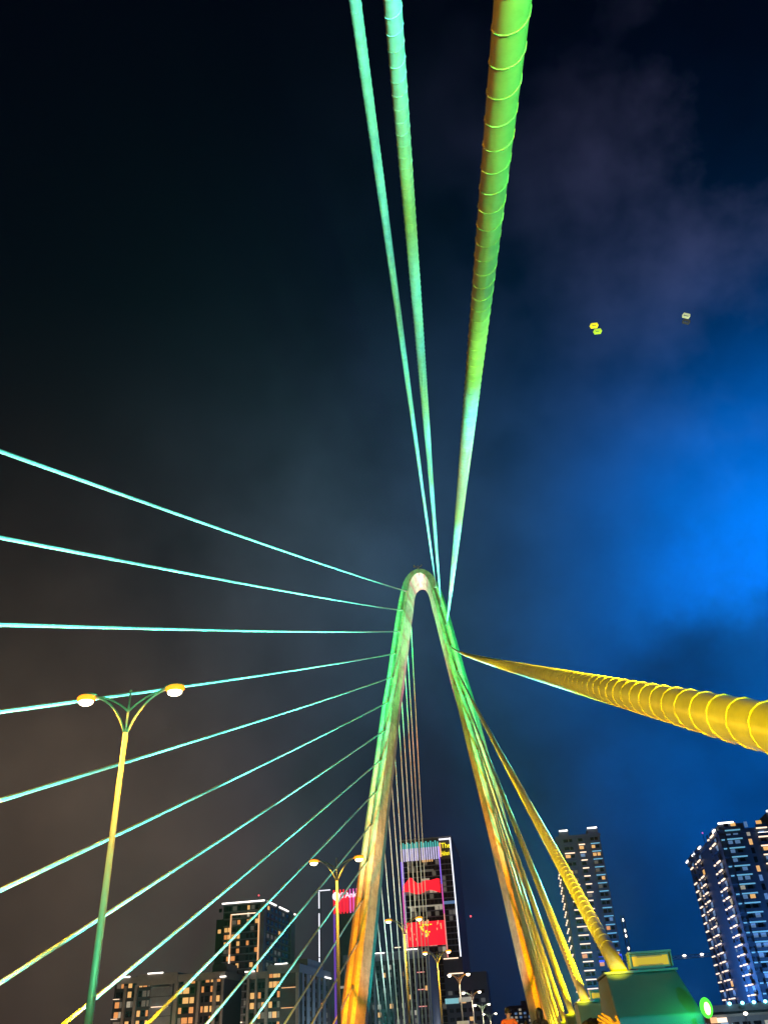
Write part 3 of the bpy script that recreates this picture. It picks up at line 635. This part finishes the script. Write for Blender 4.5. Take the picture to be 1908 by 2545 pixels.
for x0, x1, z in ((22.2, 26.3, 82.25), (35.8, 40.4, 82.45)): MB().box(x0, x1, 420.4, 420.95, z, z + .55).build('roof_light', M['strip_white'], e)
for x, z in ((30.5, 26.0), (34.6, 27), (38.5, 26.5)): MB().box(x, x + 2.3, 420.8, 421.45, z, z + 2.2).build('blue_lights', M['led_blue'], e)
# -- big tower block at the right edge
e = tag(empty('residential_tower', (92, 370, GB)), 'large blue hazed apartment tower with many balcony lights at the right edge', 'building')
body(e, 76.6, 118, 336.5, 408, GB, 60, M['facade_haze']); body(e, 76.0, 118.5, 336, 408.5, 60, 61.4, M['facade_haze'], 'parapet')
body(e, 77.4, 86.5, 337, 352, 61.41, 63.6, M['facade_haze'], 'roof_house'); body(e, 76.8, 86, 390, 407, 61.41, 63.0, M['facade_haze'], 'roof_house'); body(e, 96, 108, 337, 352, 61.41, 66.5, M['facade_haze'], 'roof_house')
for f in range(20):
    z = 2.5 + f * 3.1
    for y0, y1 in ((341, 347.5), (350.5, 353.0)): balcony(e, 75.3, 76.59, y0, y1, z, f != 17, 'strip_warm', 'L')
    for y0, y1 in ((376.5, 383), (386, 388), (395, 401)): balcony(e, 75.3, 76.59, y0, y1, z, f < 17 or f == 18, 'strip_warm', 'L')
    for y in (357, 391): put(e, 'window', pane(2.4, 1.8), (76.59, y, z + 1.4), pick([(.12, 'w_blue'), (.10, 'w_dim')]), 'L')
    for y in (345, 380, 399): put(e, 'window', pane(3.6, 1.9), (76.59, y, z + 1.35), pick([(.45, 'w_blue'), (.06, 'w_warm'), (.1, 'w_pale')]), 'L')
    balcony(e, 78.6, 84.6, 335.0, 336.49, z, True, 'strip_cyan'); balcony(e, 76.62, 78.2, 335.4, 336.49, z, f % 3 != 1, 'strip_cyan')
    balcony(e, 90.0, 94.4, 335.2, 336.49, z, True, 'strip_warm')
    balcony(e, 99, 104, 335.2, 336.49, z, True, 'strip_cyan')
    for x, w in ((80.0, 1.6), (82.6, 1.8), (87.2, 1.2), (92.0, 2.0), (96.6, 1.2), (101, 2.0)): put(e, 'window', pane(w, 2.0), (x, 336.48, z + 1.4), pick([(.10, 'w_warm'), (.06, 'w_pale'), (.30, 'w_blue')]))
for x0, x1, y0, y1, z in ((77.3, 83, 336.2, 336.9, 63.7), (75.4, 75.9, 337, 345, 61.6), (75.4, 75.9, 370, 375, 61.6), (75.4, 75.9, 386, 391, 61.6), (75.4, 75.9, 402, 408, 61.6), (96, 103, 336.2, 336.9, 66.6), (90.5, 95, 335.6, 336, 58.9)): MB().box(x0, x1, y0, y1, z, z + .55).build('roof_light', M['strip_white'], e)
MB().cyl(80, 380, 61.4, 68.5, .12).build('mast', M['darksteel'], e); MB().ball((80, 380, 68.8), .35, 8, 6).build('obstruction_lamp', M['led_magenta'], e)
# -- riverside hall at the lower right
e = tag(empty('riverside_hall', (75, 310, GB)), 'long low riverside hall with a row of cyan lamps below the right tower', 'building')
body(e, 44, 130, 301, 325, GB, 2.2, M['facade_slate']); body(e, 43, 131, 299.6, 326, 2.21, 2.9, M['facade_grey'], 'roof'); body(e, 50, 130, 303, 324, 2.91, 5.4, M['facade_slate'], 'upper_storey')
for k, x in enumerate((52.6, 58.8, 62.6, 66.0, 69.4, 73)): MB().ball((x, 302.7, 5.6), .55 if k else .4, 10, 7, (1, .6, .8)).build('cyan_lamp', M['cyan_lamp'], e, True)
for k in range(26): put(e, 'window', pane(2.2, 2.4), (46 + k * 3.2, 300.99, -.4), pick([(.12, 'w_pale'), (.3, 'w_dim'), (.12, 'w_blue')]))
MB().box(53.4, 56.2, 298.9, 299.5, .9, 2.1).build('lit_sign', M['strip_warm'], e); MB().box(51.4, 53.3, 299, 299.5, .8, 2.3).build('lit_sign', M['strip_orange'], e)
for x, z, lab in ((61.3, 2.6, 'white street light glaring in front of the riverside hall'), (69.8, 1.6, 'white street light at the right edge below the riverside hall roof')):
    p_ = tag(empty('bank_lamp', (x, 296, GB)), lab, 'street lamp', 'street lamps on the far bank')
    MB().tube([(x, 296, GB), (x, 296, z)], .1, 8).build('pole', M['darksteel'], p_); MB().ball((x, 295.8, z + .15), .55, 12, 8, (1.2, .7, .8)).build('lamp_lens', M['white_lamp'], p_, True)
# -- far low buildings on the axis of the bridge
e = tag(empty('distant_building', (0, 910, GB)), 'distant blue grey building low on the horizon behind the people', 'building')
body(e, -26, 12, 900, 930, GB, 23.5, M['facade_haze']); body(e, -14, 6, 899, 931, 23.51, 27, M['facade_haze'], 'upper_storey')
for f in range(7):
    for k in range(9): put(e, 'window', pane(2.4, 1.8), (-24 + k * 4.2, 899.99, 2 + f * 3), pick([(.22, 'w_pale'), (.25, 'w_blue'), (.1, 'w_dim')]))
# ------------------------------------------------------------------ tower cranes
def lattice(b, p, q, w, n, rr=.06):
    p, q = Vector(p), Vector(q); d = (q - p); u = Vector((0, 0, 1)) if abs(d.normalized().z) < .5 else Vector((1, 0, 0)); v = Vector((0, 1, 0))
    cs = [(u * w + v * w), (u * w - v * w), (-u * w - v * w), (-u * w + v * w)]
    for c in cs: b.tube([p + c, q + c], rr, 5)
    for i in range(n):
        a = p + d * (i / n); c = p + d * ((i + 1) / n)
        for k in range(4): b.tube([a + cs[k], c + cs[(k + 1) % 4]], rr * .7, 4)
e = tag(empty('tower_crane', (-139, 600, GB)), 'slender crane lit by white light strips behind the left buildings', 'crane')
b = MB(); lattice(b, (-139, 600, GB), (-139, 600, 91), .8, 34, .10); b.build('mast', M['darksteel'], e)
b = MB(); lattice(b, (-144, 600, 91.6), (-128, 600, 92.4), .6, 8, .09); b.build('jib', M['darksteel'], e)
for a, c in ((30, 50.5), (51, 77.5), (80.5, 91)): MB().box(-139.35, -138.65, 598.6, 598.95, a, c).build('light_strip', M['led_white'], e)
MB().box(-139.3, -131, 598.6, 598.95, 91.4, 92.0).build('light_strip', M['led_white'], e)
e = tag(empty('tower_crane', (52, 500, GB)), 'crane mast with white lamps between the two right hand towers, jib to the right', 'crane')
b = MB(); lattice(b, (52.5, 500, GB), (52.5, 500, 52), .9, 24, .12); b.build('mast', M['darksteel'], e)
b = MB(); lattice(b, (46, 502, 30.2), (96, 502, 30.6), .7, 20, .12); b.build('jib', M['steel'], e)
for z in (29.5, 36, 42, 44.5, 49.6): MB().ball((52.5, 498.8, z), .55, 10, 6, (.7, .5, 1.4)).build('mast_lamp', M['white_lamp'], e, True)
for x in (69.5, 80.5, 89.5): MB().ball((x, 500.9, 31.0), .75, 10, 6, (1.2, .6, .7)).build('jib_lamp', M['white_lamp'], e, True)
# ------------------------------------------------------------------ lit kites
def box_kite(c, s, mt, mt2, lab, tilt):
    e = tag(empty('box_kite', tuple(c)), lab, 'kite', 'lit kites high on the right')
    rot = Matrix.Rotation(tilt, 3, 'Y') @ Matrix.Rotation(R(20), 3, 'Z')
    def tr(p): return Vector(c) + rot @ (Vector(p) * s)
    for k, (zc, mm) in enumerate(((.95, mt), (-.95, mt2))):
        b = MB(); cs = [(-.75, -.4), (.75, -.5), (.75, .4), (-.75, .5)]
        rg = []
        for (x, y), (x2, y2) in zip(cs, cs):
            rg.append([tr((x, y, zc - .38)), tr((x, y, zc + .38)), tr((x * .97, y * .97, zc + .38)), tr((x * .97, y * .97, zc - .38))])
        b.rings(rg, closed=True); b.build('sail', mm, e)
    b = MB()
    for x, y in ((-.74, -.39), (.74, -.49), (.74, .39), (-.74, .49)): b.tube([tr((x, y, -1.4)), tr((x, y, 1.4))], .02 * s, 5)
    b.build('spar', M['darksteel'], e); return e
M['kite_y'] = emis('kite_yellow', (1, .93, .03), 1.0); M['kite_g'] = emis('kite_lime', (.62, 1, .06), .85); M['kite_w'] = emis('kite_pale', (.75, .85, .45), .7); M['kite_w2'] = emis('kite_faint', (.35, .42, .40), .12)
box_kite((29.7, 120, 118.4), .92, M['kite_y'], M['kite_g'], 'yellow glowing kite with two cells in the dark sky on the right', R(-12))
box_kite((47.1, 120, 117.3), .86, M['kite_w'], M['kite_w2'], 'small pale kite near the right edge of the sky', R(14))

# ------------------------------------------------------------------ people
M['skin'] = mat('skin', (.48, .28, .19), .55, var=.12, scale=20); M['hair'] = mat('black_hair', (.008, .007, .007), .45, var=.3, scale=60, bump=.5, bscale=90)
M['shirt_o'] = mat('orange_shirt', (.78, .16, .02), .85, var=.12, scale=12, bump=.2, bscale=60); M['cloth_k'] = mat('black_cloth', (.012, .012, .014), .85, var=.3, scale=14); M['jeans'] = mat('jeans', (.03, .04, .07), .9, var=.2, scale=20)
M['cloth_y'] = mat('lime_shirt', (.42, .45, .10), .85, var=.12, scale=12); M['red_bead'] = mat('red_bead', (.6, .01, .02), .2, var=.05); M['eye'] = mat('eye_white', (.7, .7, .7), .2, var=.02); M['lip'] = mat('lips', (.4, .12, .10), .5, var=.05)
def skin_mesh(name, joints, edges, mt, parent, root=0, sub=2):
    """one continuous surface grown round a skeleton: joints = [(x,y,z,radius[,radius2])]"""
    me = bpy.data.meshes.new(name); me.from_pydata([j[:3] for j in joints], edges, []); o = bpy.data.objects.new(name, me); COL.objects.link(o)
    md = o.modifiers.new('s', 'SKIN'); md.use_smooth_shade = True; md.branch_smoothing = .4
    for i, j in enumerate(joints):
        sv = me.skin_vertices[0].data[i]; sv.radius = (j[3], j[4] if len(j) > 4 else j[3]); sv.use_root = i == root
    ss = o.modifiers.new('u', 'SUBSURF'); ss.levels = ss.render_levels = sub
    bpy.context.view_layer.update(); m2 = bpy.data.meshes.new_from_object(o.evaluated_get(bpy.context.evaluated_depsgraph_get()))
    bpy.data.objects.remove(o); m2.materials.clear(); m2.materials.append(mt)
    for p in m2.polygons: p.use_smooth = True
    r_ = link(name, m2, parent); return r_
def person(loc, height, rz, lab, shirt, hair_len, raise_arm=False):
    e = tag(empty('person', loc), lab, 'person', 'people on the walkway'); del e['atbase']; e.rotation_euler = (0, 0, rz)
    s = height / 1.75
    def S(l): return [tuple(v * s for v in j) for j in l]
    # figure faces +Y
    J = [(0, 0, .94, .135, .10), (0, .01, 1.12, .125, .095), (0, 0, 1.30, .145, .10), (0, 0, 1.42, .10, .08), (0, .01, 1.50, .055, .055), (0, .03, 1.58, .07, .08), (0, .03, 1.665, .075, .09)]
    E_ = [(0, 1), (1, 2), (2, 3), (3, 4), (4, 5), (5, 6)]
    for sx in (-1, 1):
        b0 = len(J)
        J += [(sx * .09, 0, .86, .085), (sx * .10, .02, .50, .058), (sx * .10, -.01, .28, .052), (sx * .10, -.02, .09, .04), (sx * .11, .10, .035, .04, .03)]
        E_ += [(0, b0), (b0, b0 + 1), (b0 + 1, b0 + 2), (b0 + 2, b0 + 3), (b0 + 3, b0 + 4)]
        a0 = len(J)
        if raise_arm and sx > 0: A = [(.19, -.01, 1.40, .055), (.33, .02, 1.40, .045), (.41, -.02, 1.46, .042), (.29, -.05, 1.63, .034), (.17, -.06, 1.705, .026)]
        else: A = [(sx * .19, 0, 1.40, .055), (sx * .24, -.02, 1.26, .046), (sx * .26, -.01, 1.12, .04), (sx * .27, .05, .98, .034), (sx * .27, .09, .87, .026)]
        J += A; E_ += [(3, a0)] + [(a0 + k, a0 + k + 1) for k in range(4)]
        # palm and five fingers
        w = Vector(A[-1][:3]); d = (Vector(A[-1][:3]) - Vector(A[-2][:3])).normalized(); side = d.cross(Vector((0, 1, 0)) if abs(d.y) < .7 else Vector((1, 0, 0))).normalized(); nrm = side.cross(d)
        palm = w + d * .05; pi = len(J); J.append((*palm, .022, .03)); E_.append((a0 + 4, pi))
        for k, (off, ln) in enumerate(((-.027, .062), (-.009, .078), (.009, .074), (.026, .058))):
            b1 = palm + side * off + d * .035; b2 = b1 + d * ln * .5 + nrm * .006; b3 = b2 + d * ln * .4 + nrm * .022
            n0 = len(J); J += [(*b1, .0095), (*b2, .0085), (*b3, .007)]; E_ += [(pi, n0), (n0, n0 + 1), (n0 + 1, n0 + 2)]
        t1 = palm - side * .035 - d * .01; t2 = t1 - side * .022 + d * .028 + nrm * .012; n0 = len(J); J += [(*t1, .011), (*t2, .009)]; E_ += [(pi, n0), (n0, n0 + 1)]
    skin_mesh('body', S(J), E_, M['skin'], e)
    # face: nose, eyes, mouth, ears
    f = MB(); f.ball((0, .125 * s, 1.605 * s), .017 * s, 8, 6, (.8, 1.1, 1.4)); f.ball((-.082 * s, .02 * s, 1.61 * s), .028 * s, 8, 6, (.4, .8, 1.1)); f.ball((.082 * s, .02 * s, 1.61 * s), .028 * s, 8, 6, (.4, .8, 1.1)); f.build('nose_and_ears', M['skin'], e, True)
    f = MB(); f.ball((-.032 * s, .108 * s, 1.632 * s), .012 * s, 8, 6); f.ball((.032 * s, .108 * s, 1.632 * s), .012 * s, 8, 6); f.build('eyes', M['eye'], e, True)
    f = MB(); f.ball((0, .112 * s, 1.565 * s), .02 * s, 8, 6, (1.2, .5, .35)); f.build('mouth', M['lip'], e, True)
    T = [(0, 0, .90, .155, .12), (0, .01, 1.12, .145, .115), (0, 0, 1.30, .165, .12), (0, 0, 1.415, .115, .095)]; TE = [(0, 1), (1, 2), (2, 3)]
    for sx in (-1, 1):
        k = len(T)
        if raise_arm and sx > 0: T += [(.19, -.01, 1.40, .072), (.33, .02, 1.40, .062)]
        else: T += [(sx * .19, 0, 1.40, .072), (sx * .245, -.02, 1.24, .06)]
        TE += [(3, k), (k, k + 1)]
    skin_mesh('shirt', S(T), TE, shirt, e)
    Lg = [(0, 0, .93, .15, .115)]; LE = []
    for sx in (-1, 1): k = len(Lg); Lg += [(sx * .09, 0, .84, .10), (sx * .10, .02, .50, .078), (sx * .10, -.01, .12, .068)]; LE += [(0, k), (k, k + 1), (k + 1, k + 2)]
    skin_mesh('trousers', S(Lg), LE, M['jeans'], e)
    for sx in (-1, 1): MB().ball((sx * .11 * s, .06 * s, .04 * s), .08 * s, 10, 6, (.6, 1.6, .5)).build('shoe', M['cloth_k'], e, True)
    # hair: a thick uneven cap, longer at the back when asked
    rg = []; nv = 10; nu = 20; rnd = random.Random(int(height * 977 + rz * 31))
    for i in range(nv + 1):
        ring = []
        for k in range(nu):
            a = 2 * math.pi * k / nu; front = max(0, math.sin(a))
            thm = (.62 - .22 * front) * math.pi; th = thm * max(i, .08) / nv
            rr = (.108 + .006 * rnd.random()) * (1 + .05 * math.sin(7 * a + i)); z = 1.655 + math.cos(th) * rr * 1.12; y = .012 + math.sin(a) * math.sin(th) * rr * 1.12; x = math.cos(a) * math.sin(th) * rr * .94
            if hair_len and i == nv and front < .2: z -= hair_len * (1 - .3 * rnd.random()); y -= .015
            ring.append((x * s, y * s, z * s))
        rg.append(ring)
    b = MB(); b.rings(rg); b.build('hair', M['hair'], e, True)
    return e, s
person((-.90, 30.0, zd(30) + .30), 1.80, R(8), 'person in an orange shirt with short black hair seen from behind', M['shirt_o'], 0)
person((.06, 29.6, zd(29.6) + .30), 1.72, R(-25), 'person with long black hair in dark clothes at the foot of the right leg', M['cloth_k'], .30)
person((-.38, 31.0, zd(31) + .30), 1.42, R(10), 'smaller person in a yellow green shirt between the orange and the dark clad persons', M['cloth_y'], .05)
person((-1.5, 34.0, zd(34)), 1.74, R(30), 'dark clad person under the farthest street lamps, left of the orange shirt', M['cloth_k'], .04)
person((-1.15, 36.0, zd(36)), 1.75, R(-10), 'second dark clad person just left of the orange shirt', M['cloth_k'], .08)
pe, ps = person((.235, 4.3, 0), 1.315, R(-8), 'person with black hair raising a hand to the head, in front of the near casing', M['shirt_o'], .04, True)
pe_b = MB(); pe_b.ball((.16 * ps, -.10 * ps, 1.70 * ps), .014, 12, 8); rb = pe_b.build('red_bead', M['red_bead'], pe, True)

struct(MB().box(-1.7, 1.0, 28.8, 32.6, zd(30.5) - .05, zd(30.5) + .298).build('step', M['paving']))
# ------------------------------------------------------------------ two vans down the carriageway
M['van_white'] = mat('van_white', (.62, .63, .66), .3, var=.05); M['van_yellow'] = mat('van_yellow', (.62, .50, .10), .3, var=.05); M['rubber'] = mat('tyre_rubber', (.02, .02, .02), .9)
def van(x, y, paint, lab):
    z = zd(y) - .15; e = tag(empty('van', (x, y, z)), lab, 'van', 'vans on the carriageway')
    prof = [(-2.4, .35), (-2.45, 1.2), (-2.25, 2.35), (1.2, 2.45), (2.0, 1.35), (2.55, 1.1), (2.6, .35)]
    b = MB(); n = len(prof); L = [(x - .95 + (.1 if zz > 1.5 else 0), y - yy, z + zz) for yy, zz in prof]; Rr = [(x + .95 - (.1 if zz > 1.5 else 0), y - yy, z + zz) for yy, zz in prof]
    b.add(L + Rr, [tuple(reversed(range(n))), tuple(range(n, 2 * n))] + [(k, (k + 1) % n, (k + 1) % n + n, k + n) for k in range(n)]); o = b.build('body', paint, e)
    bv = o.modifiers.new('bevel', 'BEVEL'); bv.width = .06; bv.segments = 2
    MB().box(x - .75, x + .75, y - 1.98, y - 1.3, z + 1.4, z + 2.3, [(x - .7, y - 1.33, z + 2.28), (x + .7, y - 1.33, z + 2.28), (x + .7, y - 1.2, z + 2.28), (x - .7, y - 1.2, z + 2.28)]).build('windscreen', M['glass'], e)
    for sx in (-1, 1):
        MB().box(x + sx * .87 - .06, x + sx * .87 + .06, y - 1.0, y + 1.9, z + 1.45, z + 2.15).build('side_window', M['glass'], e)
        MB().ball((x + sx * .68, y - 2.58, z + .8), .12, 10, 6, (1.2, .5, .8)).build('headlight', M['white_lamp'], e, True)
        for yy in (-1.6, 1.5):
            t = MB().tube([(x + sx * .72, y + yy, z + .34), (x + sx * .95, y + yy, z + .34)], .34, 18).build('wheel', M['rubber'], e); MB().tube([(x + sx * .93, y + yy, z + .34), (x + sx * .965, y + yy, z + .34)], .2, 14).build('rim', M['steel'], t)
    MB().box(x - .35, x + .35, y - 1.0, y - .8, z + 2.46, z + 2.62).build('roof_sign', M['w_pale'], e)
van(-4.3, 56, M['van_white'], 'white van with its roof just showing at the bottom edge'); van(-4.6, 66, M['van_yellow'], 'yellow van behind the white one at the bottom edge')

# added point lights without poles: street glow on facades, blue tint on right towers
for x, y, z, col, I in ((-150, 312, 0, (1, .62, .38), 620), (-122, 312, 0, (1, .66, .42), 620), (-95, 312, 0, (.9, .8, .7), 420), (-70, 350, 0, (.55, .8, .85), 700), (-136, 400, 12, (1, .7, .5), 520), (-62, 412, 0, (.8, .8, .9), 420), (-40, 455, 0, (.75, .8, .9), 420), (30, 380, 6, (.06, .34, 1), 2000), (56, 345, 10, (.07, .36, 1), 5000), (90, 306, 10, (.08, .36, 1), 2800), (60, 285, 0, (.5, .8, 1), 300)):
    d = bpy.data.lights.new('lamp', 'POINT'); d.color = col; d.energy = I * 4 * math.pi; d.shadow_soft_size = .4
    o = bpy.data.objects.new('facade_fill', d); COL.objects.link(o); o.location = (x, y, z)

# ------------------------------------------------------------------ humid night air
HAZE = .00006
hm = bpy.data.materials.new('humid_air'); hm.use_nodes = True; t = hm.node_tree
for n in list(t.nodes): t.nodes.remove(n)
mo = t.nodes.new('ShaderNodeOutputMaterial'); pv = t.nodes.new('ShaderNodeVolumePrincipled'); t.links.new(pv.outputs[0], mo.inputs['Volume'])
pv.inputs['Color'].default_value = (.9, .93, 1, 1); pv.inputs['Density'].default_value = HAZE; pv.inputs['Anisotropy'].default_value = .3
hz = MB().box(-420, 420, -80, 960, -18, 150).build('haze', hm); hz['kind'] = 'stuff'; hz['label'] = 'thin humid night air over the river'
cleanup_flags()
